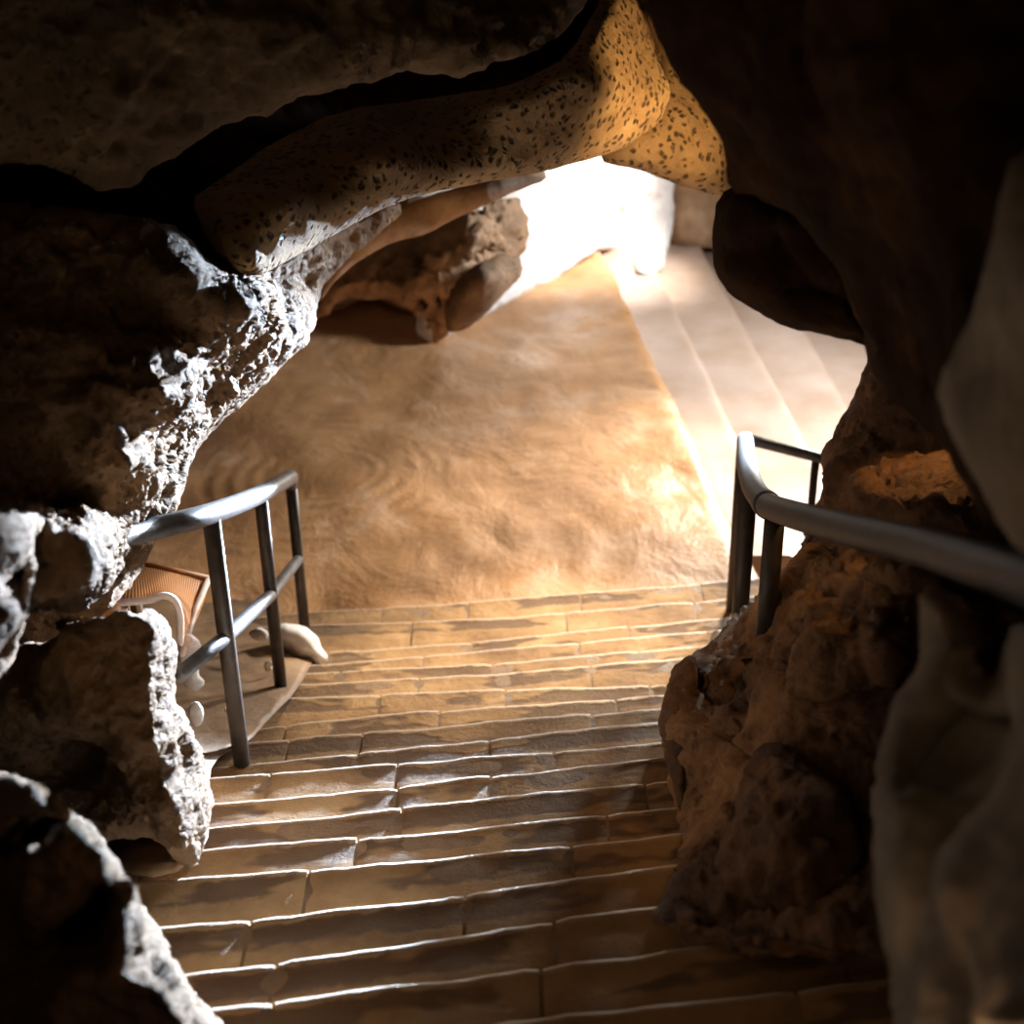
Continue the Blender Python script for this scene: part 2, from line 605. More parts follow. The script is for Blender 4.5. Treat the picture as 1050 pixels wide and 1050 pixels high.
def build_step(i, root):
    z = levels[i]
    drop = (levels[i] - levels[i + 1] if i + 1 < len(levels) else 0.12) + 0.02
    cuts = [XL, XR]
    for jx in JOINTS.get(i, []):
        py = np.interp(jx, [q[0] for q in NOS[i]], [q[1] for q in NOS[i]])
        cuts.append(G(jx, py, z)[0])
    cuts.sort()
    more = []
    for a, b in zip(cuts[:-1], cuts[1:]):
        if b - a > 1.25:
            k = int((b - a) / 0.9)
            for q in range(1, k + 1):
                more.append(a + (b - a) * q / (k + 1) + random.uniform(-0.1, 0.1))
    cuts = sorted(cuts + more)
    V, Fc, U = [], [], []
    for bi, (a, b) in enumerate(zip(cuts[:-1], cuts[1:])):
        gap = 0.0055
        nx = max(2, int((b - a) / 0.035))
        dz = random.uniform(-0.003, 0.003)
        dy = random.uniform(-0.004, 0.004)
        rows = []
        for k in range(nx + 1):
            e = k / nx
            x = a + gap + (b - a - 2 * gap) * e
            y = nosing_y(i, x)
            yp = nosing_y(i - 1, x) if i > 0 else y - 0.29
            depth = max(0.12, y - yp)
            endr = 0.003 * max(0, 1 - min(k, nx - k) / 1.0)
            row = []
            for (v, h) in block_section(depth, drop):
                nz = 0.005 * noise.fractal(Vector((x * 3.1, (y - v) * 3.1, i * 2.7)), 0.8, 2.1, 4)
                ny = 0.009 * noise.fractal(Vector((x * 4.0, i * 5.1, 3.3)), 0.7, 2.2, 4)
                wear = -0.004 * math.exp(-((v - 0.07) / 0.06) ** 2)
                front = 1.0 if v < 0.05 else 0.0
                V.append((x, y + dy * front - v + ny * (1 if v < 0.1 else 0) - endr * front, z + h + dz + nz + (wear if h == 0 else 0) - endr))
                U.append((x + i * 3.7, v))
                row.append(len(V) - 1)
            rows.append(row)
        for r0, r1 in zip(rows[:-1], rows[1:]):
            for k in range(len(r0) - 1):
                Fc.append((r0[k], r1[k], r1[k + 1], r0[k + 1]))
        # closed ends and underside
        ends = []
        for row in (rows[0], rows[-1]):
            q0 = V[row[0]]
            V.append((q0[0], q0[1], q0[2] - drop)); U.append((q0[0], 0.3))
            ends.append(len(V) - 1)
        for row, e, flip in ((rows[0], ends[0], False), (rows[-1], ends[1], True)):
            cap = []
            for q in row + [e]:
                V.append(V[q]); U.append((U[q][0], 0.3)); cap.append(len(V) - 1)
            Fc.append(tuple(reversed(cap)) if flip else tuple(cap))
        Fc.append((rows[0][0], ends[0], ends[1], rows[-1][0]))
        Fc.append(tuple([rows[0][-1], rows[-1][-1], ends[1], ends[0]]))
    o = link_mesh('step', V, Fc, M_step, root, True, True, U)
    # mortar bed under the stones, seen in the joints
    V, Fc = [], []
    xs = np.linspace(XL, XR, 40)
    for x in xs:
        y = nosing_y(i, x)
        yp = nosing_y(i - 1, x) if i > 0 else y - 0.29
        V += [(x, yp - 0.02, z - 0.007), (x, y - 0.035, z - 0.007), (x, y - 0.02, z - drop - 0.1), (x, yp - 0.02, z - drop - 0.1)]
    for k in range(len(xs) - 1):
        for j in range(4):
            Fc.append((4 * k + j, 4 * k + 4 + j, 4 * k + 4 + (j + 1) % 4, 4 * k + (j + 1) % 4))
    Fc.append((0, 1, 2, 3)); e = 4 * (len(xs) - 1); Fc.append((e + 3, e + 2, e + 1, e))
    mb = link_mesh('mortar_bed', V, Fc, M_bank, o, False)
    mb.location = (0, 0, 0)
    return o


stairs = empty('stone_staircase', (0.0, nosing_y(len(NOS) - 1, 0.0), LAND))
tag(stairs, 'long flight of worn brown stone block steps leading down to the mud landing', 'staircase')
for i in range(len(NOS)):
    build_step(i, stairs)

# ------------------------------------------------------------------ landing floor and the flight that leaves it to the right
LINES = [((621, 250), (708, 447)), ((674, 261), (757, 447)), ((763, 327), (823, 447)), ((834, 350), (877, 433)), ((905, 370), (935, 430)), ((985, 400), (1005, 440))]
LR = 0.14


def line_x(k, Y):
    z = LAND - LR * k
    a, b = G(*LINES[k][0], z), G(*LINES[k][1], z)
    return a[0] + (Y - a[1]) * (b[0] - a[0]) / (b[1] - a[1])


def build_floor():
    V, Fc = [], []
    ny, nx = 130, 110
    y1 = 19.0
    for j in range(ny + 1):
        for i in range(nx + 1):
            s = i / nx
            # near edge follows the last nosing
            xr0 = line_x(0, 9.0)
            xa = -6.5 + (xr0 + 6.5) * s
            y0 = nosing_y(len(NOS) - 1, max(XL, min(XR, xa))) - 0.06
            Y = y0 + (y1 - y0) * j / ny
            xr = line_x(0, Y)
            X = -6.5 + (xr + 6.5) * s
            edge = 0.02 * max(0, 1 - (nx - i) / 1.0)
            z = LAND + 0.045 * noise.fractal(Vector((X * 0.8, Y * 0.8, 1.3)), 0.9, 2.1, 5) + 0.012 * noise.fractal(Vector((X * 4, Y * 4, 4.3)), 0.8, 2.1, 4) - edge
            X += 0.03 * noise.noise(Vector((Y * 1.4, 3.0, 1.0))) * (1 if i == nx else 0)
            V.append((X, Y, z))
    w = nx + 1
    for j in range(ny):
        for i in range(nx):
            a = j * w + i
            Fc.append((a, a + 1, a + w + 1, a + w))
    # turned-down right edge and underside
    nb = len(V)
    for j in range(ny + 1):
        q = V[j * w + nx]
        V.append((q[0] + 0.012, q[1], q[2] - 0.03)); V.append((q[0] + 0.012, q[1], LAND - 0.35))
    for j in range(ny):
        a, b = j * w + nx, (j + 1) * w + nx
        c = nb + 2 * j
        Fc.append((a, c, c + 2, b)); Fc.append((c, c + 1, c + 3, c + 2))
    o = link_mesh('floor', V, Fc, M_floor, None, True, False)
    tag(o, None, None, None, 'structure')


build_floor()
M_pale_step = plain_mat('pale_smooth_steps', (0.52, 0.385, 0.30), 0.36, 0, 0.5, 9, 0.35, (0.42, 0.285, 0.20))
lower = empty('plastered_stair_flight', (3.5, 11.0, LAND - LR * 6))
tag(lower, 'smooth pale plastered steps going down to the right from the landing', 'staircase')
for k in range(5):
    z = LAND - LR * (k + 1)
    V, Fc = [], []
    ys = np.linspace(8.2, 18.5, 60)
    prof = [(0, 0), (1, 0)]
    sec = 10
    for Y in ys:
        xa = line_x(k, Y) - 0.02
        xb = line_x(k + 1, Y) + 0.012 * noise.noise(Vector((Y * 1.5, k * 3.0, 0)))
        row = [(xa, z)] + [(xa + (xb - 0.07 - xa) * q / sec, z) for q in range(1, sec + 1)]
        row += [(xb - 0.07 + 0.07 * math.sin(a), z - 0.06 + 0.06 * math.cos(a)) for a in (math.pi / 8, math.pi / 4, math.pi * 3 / 8, math.pi / 2)]
        row += [(xb, z - 0.09), (xb, z - 0.3), (xa, z - 0.3)]
        for (x, zz) in row:
            bumpz = 0.012 * noise.fractal(Vector((x * 2, Y * 2, k)), 0.8, 2.1, 4) if zz > z - 0.1 else 0
            V.append((x, Y, zz + bumpz))
    m = sec + 1 + 4 + 3
    for j in range(len(ys) - 1):
        for q in range(m):
            a, b = j * m + q, j * m + (q + 1) % m
            Fc.append((a, b, b + m, a + m))
    Fc.append(tuple(range(m))); Fc.append(tuple(reversed(range((len(ys) - 1) * m, len(ys) * m))))
    link_mesh('step', V, Fc, M_pale_step, lower)


# ------------------------------------------------------------------ rails
def tube(path, r, seg=16, caps=True):
    p = [Vector(q) for q in path]
    V, Fc = [], []
    up = None
    rr = r if isinstance(r, (list, tuple)) else [r] * len(p)
    for i, q in enumerate(p):
        if i == 0: t = p[1] - p[0]
        elif i == len(p) - 1: t = p[-1] - p[-2]
        else: t = (p[i + 1] - q).normalized() + (q - p[i - 1]).normalized()
        t.normalize()
        if up is None:
            up = t.orthogonal().normalized()
        up = (up - t * up.dot(t)).normalized()
        s = t.cross(up)
        for k in range(seg):
            a = 2 * math.pi * k / seg
            V.append(tuple(q + (up * math.cos(a) + s * math.sin(a)) * rr[i]))
    for i in range(len(p) - 1):
        for k in range(seg):
            a, b = i * seg + k, i * seg + (k + 1) % seg
            Fc.append((a, b, b + seg, a + seg))
    if caps:
        c0 = len(V); V.append(tuple(p[0])); V.append(tuple(p[-1]))
        for k in range(seg):
            Fc.append((c0, (k + 1) % seg, k))
            e = (len(p) - 1) * seg
            Fc.append((c0 + 1, e + k, e + (k + 1) % seg))
    return V, Fc


def spline(pts, n=8):
    """Catmull-Rom through world points"""
    p = [np.array(q, float) for q in pts]
    p = [2 * p[0] - p[1]] + p + [2 * p[-1] - p[-2]]
    out = []
    for i in range(1, len(p) - 2):
        for k in range(n):
            t = k / n
            a, b, c, d = p[i - 1], p[i], p[i + 1], p[i + 2]
            out.append(0.5 * ((2 * b) + (-a + c) * t + (2 * a - 5 * b + 4 * c - d) * t * t + (-a + 3 * b - 3 * c + d) * t ** 3))
    out.append(p[-2])
    return out


def top_at(base, py):
    """height above base at which a vertical through it meets the picture row py"""
    lo, hi = 0.0, 3.0
    for _ in range(50):
        m = (lo + hi) / 2
        q = base + np.array([0, 0, m])
        u = q[1] * SP + q[2] * CP
        y = 525 - F * u / depth_of(q)
        if y > py: lo = m
        else: hi = m
    return lo


b1 = G(240, 771, levels[9] + 0.01)
b2 = G(283, 703, levels[12] + 0.01)
b3 = G(309, 640, levels[16] + 0.02)
h1, h2, h3 = top_at(b1, 522), top_at(b2, 503), top_at(b3, 486)
print('RAIL', b1, b2, b3, h1, h2, h3)
rail = empty('iron_railing', tuple(b1))
tag(rail, 'short grey pipe railing with three posts and a middle bar by the orange seat', 'railing')
tops = [b + np.array([0, 0, h]) for b, h in ((b1, h1), (b2, h2), (b3, h3))]
end = P(98, 543, depth_of(tops[0]) - 0.55)
path = spline([end, P(150, 532, depth_of(tops[0]) - 0.28), tops[0], tops[1], tops[2]], 6)
# rounded elbow into the last post
V, Fc = tube(path, 0.041)
link_mesh('handrail', V, Fc, M_metal, rail)
for b, t, r in ((b1, tops[0], 0.034), (b2, tops[1], 0.030), (b3, tops[2], 0.030)):
    V, Fc = tube([b - np.array([0, 0, 0.05]), t], r)
    link_mesh('post', V, Fc, M_post, rail)
V, Fc = tube([tops[2] - np.array([0, 0, 0.06]), tops[2] - np.array([0, 0, 0.0]), tops[2] + np.array([0, 0, 0.03])], [0.033, 0.041, 0.03])
link_mesh('elbow', V, Fc, M_metal, rail)
mids = []
for b, h, py in ((b1, h1, 648), (b2, h2, 606), (b3, h3, 570)):
    mids.append(b + np.array([0, 0, top_at(b, py)]))
mend = P(178, 682, depth_of(mids[0]) - 0.35)
V, Fc = tube([mend, mids[0], mids[1], mids[2]], 0.029)
link_mesh('middle_rail', V, Fc, M_metal, rail)

# right hand
ptsR = [P(1180, 655, 1.75), P(1050, 611, 2.4), P(950, 576, 3.2), P(860, 551, 4.1), P(805, 534, 4.9), P(786, 525, 5.3), P(773, 507, 5.9), P(767, 484, 6.8), P(766, 459, 7.9)]
railR = empty('curved_handrail', tuple(ptsR[-1] - np.array([0, 0, 1.2])))
tag(railR, 'thick dark pipe handrail sweeping down past the reddish rock to the landing corner', 'railing')
pr = spline(ptsR, 8)
V, Fc = tube(pr, 0.045)
link_mesh('handrail', V, Fc, M_pipe_blue, railR)
V, Fc = tube(spline([P(788, 527, 5.25), P(784, 523, 5.36)], 2), 0.050)
link_mesh('coupling', V, Fc, M_pipe_blue, railR)
pa = P(794, 541, 5.1)
V, Fc = tube([pa, pa - np.array([0, 0, 0.62])], 0.036)
link_mesh('post', V, Fc, M_post, railR)
pb = P(769, 505, 6.1)
V, Fc = tube([pb, pb - np.array([0, 0, 1.15])], 0.036)
link_mesh('post', V, Fc, M_post, railR)
pc = P(763, 459, 7.95)
V, Fc = tube([pc, pc - np.array([0, 0, 1.45])], 0.028)
link_mesh('post', V, Fc, M_post, railR)
pd = P(845, 480, 8.1)
pe = P(930, 506, 8.35)
V, Fc = tube([P(766, 457, 7.95), pd, pe], 0.030)
link_mesh('side_rail', V, Fc, M_metal, railR)
pf = P(838, 481, 8.1)
V, Fc = tube([pf, pf - np.array([0, 0, 1.9])], 0.022)
link_mesh('post', V, Fc, M_post, railR)

# ------------------------------------------------------------------ orange seat
seatroot = empty('woven_seat', tuple(P(165, 660, 6.6)))
tag(seatroot, 'orange ribbed seat with pale piping standing behind the left boulder', 'seat')
near = spline([P(92, 611, 6.05), P(125, 606, 6.1), P(150, 604, 6.12), P(166, 600, 6.15), P(177, 605, 6.18), P(182, 622, 6.22), P(181, 650, 6.25)], 6)
far = [P(112, 559, 6.9) * (1 - k / (len(near) - 1)) + P(212, 584, 6.95) * (k / (len(near) - 1)) for k in range(len(near))]
V, Fc, U = [], [], []
nm = 14
for k in range(len(near)):
    for j in range(nm + 1):
        e = j / nm
        q = near[k] * (1 - e) + far[k] * e
        q = q + np.array([0, 0, -0.03 * math.sin(math.pi * e)])
        V.append(tuple(q)); U.append((k / len(near) * 2, e))
n0 = len(V)
V += [tuple(np.array(q) - np.array([0, -0.012, 0.022])) for q in V]
U += U
w = nm + 1
for k in range(len(near) - 1):
    for j in range(nm):
        a = k * w + j
        Fc.append((a, a + w, a + w + 1, a + 1))
        Fc.append((n0 + a, n0 + a + 1, n0 + a + w + 1, n0 + a + w))
for k in range(len(near) - 1):
    for j in (0, nm):
        a = k * w + j
        Fc.append((a, a + w, n0 + a + w, n0 + a))
for j in range(nm):
    for k in (0, len(near) - 1):
        a = k * w + j
        Fc.append((a, a + 1, n0 + a + 1, n0 + a))
link_mesh('seat_panel', V, Fc, M_orange, seatroot, True, True, U)
V, Fc = tube([q + np.array([0, -0.01, 0.008]) for q in near], 0.016, 10)
pp = link_mesh('piping', V, Fc, M_pale_pipe, seatroot); pp['label'] = 'pale curved piping along the front edge'
V, Fc = tube([far[-1], (far[-1] + near[-1]) / 2, near[-1] - np.array([0, 0, 0.05])], 0.014, 10)
link_mesh('piping', V, Fc, M_pale_pipe, seatroot)
V, Fc = tube([far[0], far[len(far) // 2], far[-1]], 0.018, 10)
link_mesh('back_edge', V, Fc, M_orange, seatroot)
a0, a1 = P(88, 626, 6.0), P(120, 612, 6.05)
V, Fc = tube([a0, a1], 0.035, 10)
link_mesh('seat_side', V, Fc, M_orange, seatroot)
for q in (near[1], near[6], far[3], far[8]):
    V, Fc = tube([q - np.array([0, 0, 0.02]), q - np.array([0.0, 0, 0.42])], 0.015, 8)
    link_mesh('leg', V, Fc, M_pale_pipe, seatroot)


# ------------------------------------------------------------------ rocks: left side
def stair_zc(y):
    return 0.31 * 7263.0 / (y - 390.0)


rock('ground_bank', [(120, 600), (250, 585), (335, 606), (334, 640), (318, 668), (300, 700), (264, 735), (250, 750), (210, 772), (203, 800), (204, 860), (160, 890), (90, 880)],
     [(335, 606, 9.25), (334, 640, 8.85), (300, 700, 7.1), (264, 735, 6.42), (250, 750, 6.15), (210, 772, 5.8), (203, 810, 5.25), (204, 860, 4.75), (160, 890, 4.55), (100, 880, 4.7),
      (120, 610, 8.6), (200, 600, 9.0), (170, 700, 6.9), (150, 780, 5.5)],
     M_bank, 0.05, 0.5, 20, 0.03, 2.5, 2, 7, 0.02, 4, 3, kind='structure', fine=0.004)

WALL_POLY = [(-60, 190), (60, 195), (190, 215), (228, 262), (280, 270), (345, 238), (420, 204), (418, 216), (376, 250), (330, 296), (327, 338), (282, 378), (232, 420), (200, 455), (186, 500), (164, 540), (138, 580), (96, 622), (30, 645), (-60, 680)]
rock('wall_left', WALL_POLY,
     [(-60, 190, 4.3), (60, 200, 4.3), (60, 300, 4.3), (0, 450, 4.3), (60, 600, 4.55), (150, 300, 4.45), (150, 430, 4.5), (60, 520, 4.45), (120, 480, 4.5), (105, 535, 4.62), (60, 590, 4.65), (-60, 680, 4.7),
      (180, 340, 4.5), (186, 400, 4.55), (208, 262, 4.55), (262, 300, 4.8), (235, 320, 4.62), (205, 370, 4.7), (150, 470, 4.62),
      (420, 208, 7.2), (376, 250, 6.9), (330, 298, 6.6), (327, 338, 6.4), (282, 378, 6.2), (232, 420, 6.1), (200, 455, 6.0), (186, 500, 5.9), (164, 540, 5.9), (138, 580, 5.8), (96, 622, 5.7), (30, 645, 5.5), (240, 250, 5.3), (280, 270, 5.7), (320, 255, 6.2), (345, 240, 6.5), (380, 226, 6.9), (190, 215, 4.6)],
     M_wall, 0.05, 1.3, 30, 0.045, 1.7, 4, 4.0, 0.03, 2.2, 1, kind='structure', relax=3, fine=0.016, split=0.035, flake=0.03)

rock('boulder', [(-70, 650), (30, 648), (105, 614), (160, 613), (173, 640), (166, 700), (190, 735), (205, 790), (203, 850), (190, 884), (150, 848), (100, 850), (-70, 860)],
     [(-70, 650, 4.25), (60, 640, 4.25), (152, 625, 4.25), (160, 613, 4.7), (174, 640, 4.95), (160, 660, 4.28), (168, 700, 4.85), (192, 735, 4.9), (205, 790, 4.9), (203, 850, 4.8), (190, 884, 4.72), (150, 850, 4.42), (50, 850, 4.45), (-70, 860, 4.45), (100, 740, 4.3), (156, 700, 4.28), (172, 750, 4.32), (182, 800, 4.35), (183, 850, 4.4)],
     M_wall, 0.05, 0.9, 12, 0.045, 1.8, 8, 3.2, 0.04, 2.4, 2, 'big brown boulder with a flaky bright right edge below the orange seat', 'rock', relax=5, fine=0.014, split=0.03, flake=0.03)

rock('foreground_rock', [(-90, 740), (5, 784), (55, 812), (92, 848), (112, 890), (136, 925), (156, 965), (180, 1010), (222, 1058), (240, 1150), (-90, 1150)],
     [(-90, 760, 3.05), (-20, 800, 2.95), (5, 784, 3.3), (55, 812, 3.45), (92, 848, 3.55), (112, 890, 3.5), (136, 925, 3.5), (156, 965, 3.45), (180, 1010, 3.42), (222, 1058, 3.4), (240, 1150, 3.3), (100, 1150, 3.1), (0, 900, 3.0), (2, 798, 2.98), (50, 824, 2.98), (82, 854, 2.98), (92, 896, 2.98), (114, 930, 3.0), (136, 975, 3.0), (168, 1016, 3.0), (202, 1062, 3.0), (-60, 1100, 3.1)],
     M_wall, 0.05, 0.9, 14, 0.04, 2.0, 10, 4.0, 0.015, 2.4, 33, 'dark jagged rock in the lower left corner with bright ridge beside the steps', 'rock', fine=0.012, split=0.025, flake=0.025)

rock('rock_spur', [(-70, 520), (10, 512), (44, 514), (40, 545), (28, 590), (14, 640), (2, 676), (-70, 700)],
     [(-70, 520, 2.95), (-70, 690, 3.05), (0, 600, 3.05), (8, 545, 3.02), (14, 590, 3.04), (44, 514, 3.7), (40, 545, 3.75), (28, 590, 3.75), (14, 640, 3.7), (2, 676, 3.65)],
     M_wall, 0.03, 0.5, 12, 0.03, 3.0, 6, 4, 0.03, 3, 4, 'narrow bluish lit rock spur at the left edge above the big boulder', 'rock', fine=0.010, split=0.025, flake=0.02)

# small stones beside the railing
def stone(poly, zc, seed, label, amp=0.02):
    xs = [q[0] for q in poly]; ys = [q[1] for q in poly]
    w = (max(xs) - min(xs)) / F * zc
    rock('stone', poly, [(sum(xs) / len(xs), sum(ys) / len(ys), zc), (max(xs), max(ys), zc - 0.02)], M_white, w * 0.35, w * 0.4, 12, amp, 6, 1.5, 3.0, 0.02, 9, seed, label, 'stone', fine=0.006)

stone([(270, 640), (285, 632), (308, 634), (322, 645), (326, 658), (333, 668), (325, 677), (312, 668), (298, 668), (286, 656)], 8.0, 11, 'white stone behind the second and third railing posts')
stone([(176, 646), (190, 638), (202, 648), (204, 664), (198, 680), (206, 690), (196, 700), (184, 694), (178, 670)], 6.35, 12, 'pale lumpy stone beside the lower end of the middle bar')
stone([(188, 712), (196, 708), (203, 718), (201, 732), (192, 736), (186, 724)], 6.0, 13, 'small pale stone low behind the big boulder')
stone([(250, 640), (262, 634), (272, 640), (270, 650), (256, 648)], 7.6, 14, 'small white stone between the first two railing posts')
stone([(224, 716), (229, 714), (231, 721), (225, 723)], 6.3, 15, 'tiny pale stone left of the first railing post', 0.01)
stone([(266, 672), (273, 670), (275, 679), (267, 681)], 7.3, 16, 'tiny white stone just left of the second railing post', 0.01)

# ------------------------------------------------------------------ rocks: ceiling
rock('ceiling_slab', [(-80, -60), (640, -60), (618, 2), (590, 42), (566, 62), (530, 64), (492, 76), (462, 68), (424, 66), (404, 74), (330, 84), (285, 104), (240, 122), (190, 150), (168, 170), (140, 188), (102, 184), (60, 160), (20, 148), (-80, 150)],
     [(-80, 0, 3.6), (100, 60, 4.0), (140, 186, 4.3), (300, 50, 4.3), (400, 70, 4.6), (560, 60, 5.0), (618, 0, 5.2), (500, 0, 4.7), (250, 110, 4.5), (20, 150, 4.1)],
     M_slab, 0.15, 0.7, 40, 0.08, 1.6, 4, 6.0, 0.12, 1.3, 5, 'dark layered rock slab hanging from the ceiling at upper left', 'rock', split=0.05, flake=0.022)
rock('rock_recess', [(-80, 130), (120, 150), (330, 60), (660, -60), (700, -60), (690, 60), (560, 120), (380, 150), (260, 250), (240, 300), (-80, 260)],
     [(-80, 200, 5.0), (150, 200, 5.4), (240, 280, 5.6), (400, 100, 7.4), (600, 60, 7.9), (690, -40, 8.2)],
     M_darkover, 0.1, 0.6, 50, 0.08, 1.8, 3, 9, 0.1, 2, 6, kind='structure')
bpy.data.objects['rock_recess'].name = 'wall_upper'
rock('rock_arch', [(205, 195), (235, 175), (300, 135), (360, 108), (450, 98), (540, 88), (600, 58), (640, -10), (658, -30), (672, 10), (684, 40), (697, 80), (702, 100), (690, 130), (660, 152), (625, 165), (560, 178), (500, 187), (450, 196), (415, 206), (370, 225), (335, 243), (300, 262), (272, 276), (250, 272), (222, 240)],
     [(205, 195, 5.1), (250, 270, 5.0), (300, 200, 5.15), (335, 243, 5.4), (420, 150, 5.6), (450, 196, 5.8), (560, 178, 6.2), (540, 110, 6.0), (620, 80, 6.1), (640, -10, 6.4), (690, 130, 6.7), (702, 100, 6.7), (690, 50, 6.7), (625, 165, 6.5), (300, 140, 5.6), (450, 100, 6.3)],
     M_rib, 0.12, 1.5, 26, 0.03, 1.3, 2, 5.0, 0.02, 1.6, 7, 'long porous ochre rock arch crossing the top of the passage', 'rock', fine=0.012)
rock('hanging_rock', [(622, 167), (650, 140), (680, 110), (690, 70), (672, 10), (700, 10), (760, 90), (775, 180), (760, 210), (744, 206), (728, 203), (700, 192), (665, 178)],
     [(628, 165, 7.0), (690, 130, 7.0), (745, 200, 7.2), (715, 105, 7.1)],
     M_rib, 0.12, 0.5, 30, 0.02, 3.0, 2, 5, 0.02, 4, 8, 'tan wedge of hanging rock between the ochre arch and dark overhang', 'rock')
rock('rock_arch', [(330, 300), (350, 262), (385, 228), (440, 200), (520, 180), (570, 172), (572, 186), (540, 196), (512, 208), (478, 222), (450, 236), (410, 246), (380, 260), (352, 282), (336, 304)],
     [(330, 300, 7.9), (450, 236, 8.2), (570, 180, 8.5), (400, 215, 8.0), (520, 185, 8.3)],
     M_hang, 0.05, 0.5, 16, 0.03, 1.5, 2, 4, 0.015, 2, 9, 'thin orange brown rock arch tucked behind the ochre arch', 'rock')

# back of the chamber
rock('hanging_boulder', [(322, 320), (336, 290), (362, 262), (400, 240), (450, 226), (500, 206), (545, 196), (556, 230), (548, 262), (535, 290), (505, 318), (470, 340), (448, 354), (440, 330), (415, 312), (380, 302), (356, 300), (340, 318)],
     [(322, 320, 10.9), (345, 290, 10.6), (400, 250, 10.5), (445, 350, 10.7), (400, 300, 10.3), (500, 220, 10.2), (545, 200, 10.7), (535, 290, 10.8), (480, 250, 10.1), (460, 300, 10.2)],
     M_hang, 0.35, 0.8, 50, 0.10, 1.2, 4, 5, 0.22, 1.3, 10, 'brown hanging boulder at the back in front of the bright wall', 'rock', fine=0.02, split=0.07, flake=0.05)
rock('pocket_rock', [(462, 318), (470, 292), (492, 272), (520, 260), (542, 262), (544, 280), (528, 300), (504, 322), (480, 338), (464, 340)],
     [(462, 318, 10.1), (540, 270, 10.2), (500, 320, 10.1), (505, 290, 9.9)],
     M_wall, 0.2, 0.6, 26, 0.06, 2, 3, 4, 0.1, 2.4, 17, 'dark brown lump low on the hanging boulder with bright edges', 'rock')
def zf(px, py, k=0):
    return depth_of(G(px, py, LAND - LR * k))


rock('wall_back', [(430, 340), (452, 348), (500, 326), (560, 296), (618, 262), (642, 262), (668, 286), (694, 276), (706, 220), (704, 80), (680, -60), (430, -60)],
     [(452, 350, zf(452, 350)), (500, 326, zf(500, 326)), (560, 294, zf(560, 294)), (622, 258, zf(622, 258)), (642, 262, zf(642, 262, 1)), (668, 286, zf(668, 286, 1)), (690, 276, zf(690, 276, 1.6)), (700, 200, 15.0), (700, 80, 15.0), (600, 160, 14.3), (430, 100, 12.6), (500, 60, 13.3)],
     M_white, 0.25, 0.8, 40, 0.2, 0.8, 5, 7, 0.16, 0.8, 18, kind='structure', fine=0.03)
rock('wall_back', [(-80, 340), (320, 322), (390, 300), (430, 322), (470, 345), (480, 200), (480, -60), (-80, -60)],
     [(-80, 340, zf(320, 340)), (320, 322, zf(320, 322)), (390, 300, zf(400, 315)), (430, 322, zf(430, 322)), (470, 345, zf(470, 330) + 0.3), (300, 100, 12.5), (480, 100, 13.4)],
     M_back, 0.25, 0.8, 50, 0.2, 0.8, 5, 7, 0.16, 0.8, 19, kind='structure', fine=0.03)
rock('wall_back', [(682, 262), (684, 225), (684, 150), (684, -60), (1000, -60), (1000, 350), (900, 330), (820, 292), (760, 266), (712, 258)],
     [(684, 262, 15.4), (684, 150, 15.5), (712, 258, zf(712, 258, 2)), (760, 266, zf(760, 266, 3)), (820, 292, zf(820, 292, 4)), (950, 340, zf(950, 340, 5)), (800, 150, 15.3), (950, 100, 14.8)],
     M_back, 0.25, 0.8, 40, 0.2, 0.8, 4, 7, 0.20, 0.9, 28, kind='structure', fine=0.03)  # shaded stretch of the back wall, its shade given by the tan rock

# ------------------------------------------------------------------ rocks: right side
def terraces(x, y):
    """ledges on the outcrop: each shelf comes forward as it goes down, then undercuts"""
    w = 26 * noise.noise(Vector((x / 90.0, y / 140.0, 2.0)))
    yy = (y + 0.28 * (900 - x) + w - 455) / 92.0
    f = yy - math.floor(yy)
    saw = f / 0.62 if f < 0.62 else (1 - f) / 0.38
    fade = max(0.0, min(1.0, (x - 760) / 90.0)) * max(0.0, min(1.0, (760 - y) / 100.0))
    return -0.26 * fade * saw


rock('rock_outcrop', [(888, 395), (898, 335), (925, 220), (980, 110), (1150, 40), (1150, 600), (1080, 760), (1000, 860), (960, 1010), (880, 1010), (760, 985), (655, 958), (650, 935), (690, 880), (684, 830), (680, 780), (672, 745), (684, 690), (700, 676), (742, 652), (788, 606), (828, 560), (840, 500), (848, 470), (872, 430)],
     [(892, 398, 6.2), (960, 290, 6.3), (1090, 230, 6.1), (980, 110, 6.6), (1140, 60, 6.4), (1080, 400, 5.6), (960, 420, 5.6), (845, 475, 6.2), (832, 550, 6.0), (788, 606, 5.6), (742, 652, 5.7), (690, 684, 5.5), (673, 745, 5.35), (682, 830, 5.1), (690, 880, 4.5), (650, 935, 4.08), (655, 955, 3.93), (760, 985, 3.62), (900, 1005, 3.45), (960, 480, 5.2), (920, 520, 4.95), (880, 610, 4.75), (800, 700, 4.75), (760, 760, 4.75), (720, 760, 4.9), (850, 760, 4.5), (900, 850, 4.1), (780, 900, 4.1), (715, 900, 4.28), (1050, 700, 4.4)],
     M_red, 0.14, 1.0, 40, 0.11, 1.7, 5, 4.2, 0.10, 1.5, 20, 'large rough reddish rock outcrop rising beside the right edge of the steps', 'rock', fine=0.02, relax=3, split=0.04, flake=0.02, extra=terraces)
rock('boulder', [(735, 850), (748, 800), (772, 768), (800, 768), (830, 800), (866, 830), (880, 900), (850, 960), (780, 950), (724, 930), (712, 900)],
     [(735, 850, 4.2), (790, 770, 4.35), (870, 850, 4.0), (800, 940, 3.85), (800, 850, 4.0)],
     M_red, 0.18, 0.5, 46, 0.07, 2.0, 4, 5, 0.06, 1.8, 21, 'reddish brown rounded boulder leaning on the foot of the outcrop', 'rock', fine=0.012, split=0.04, flake=0.02)
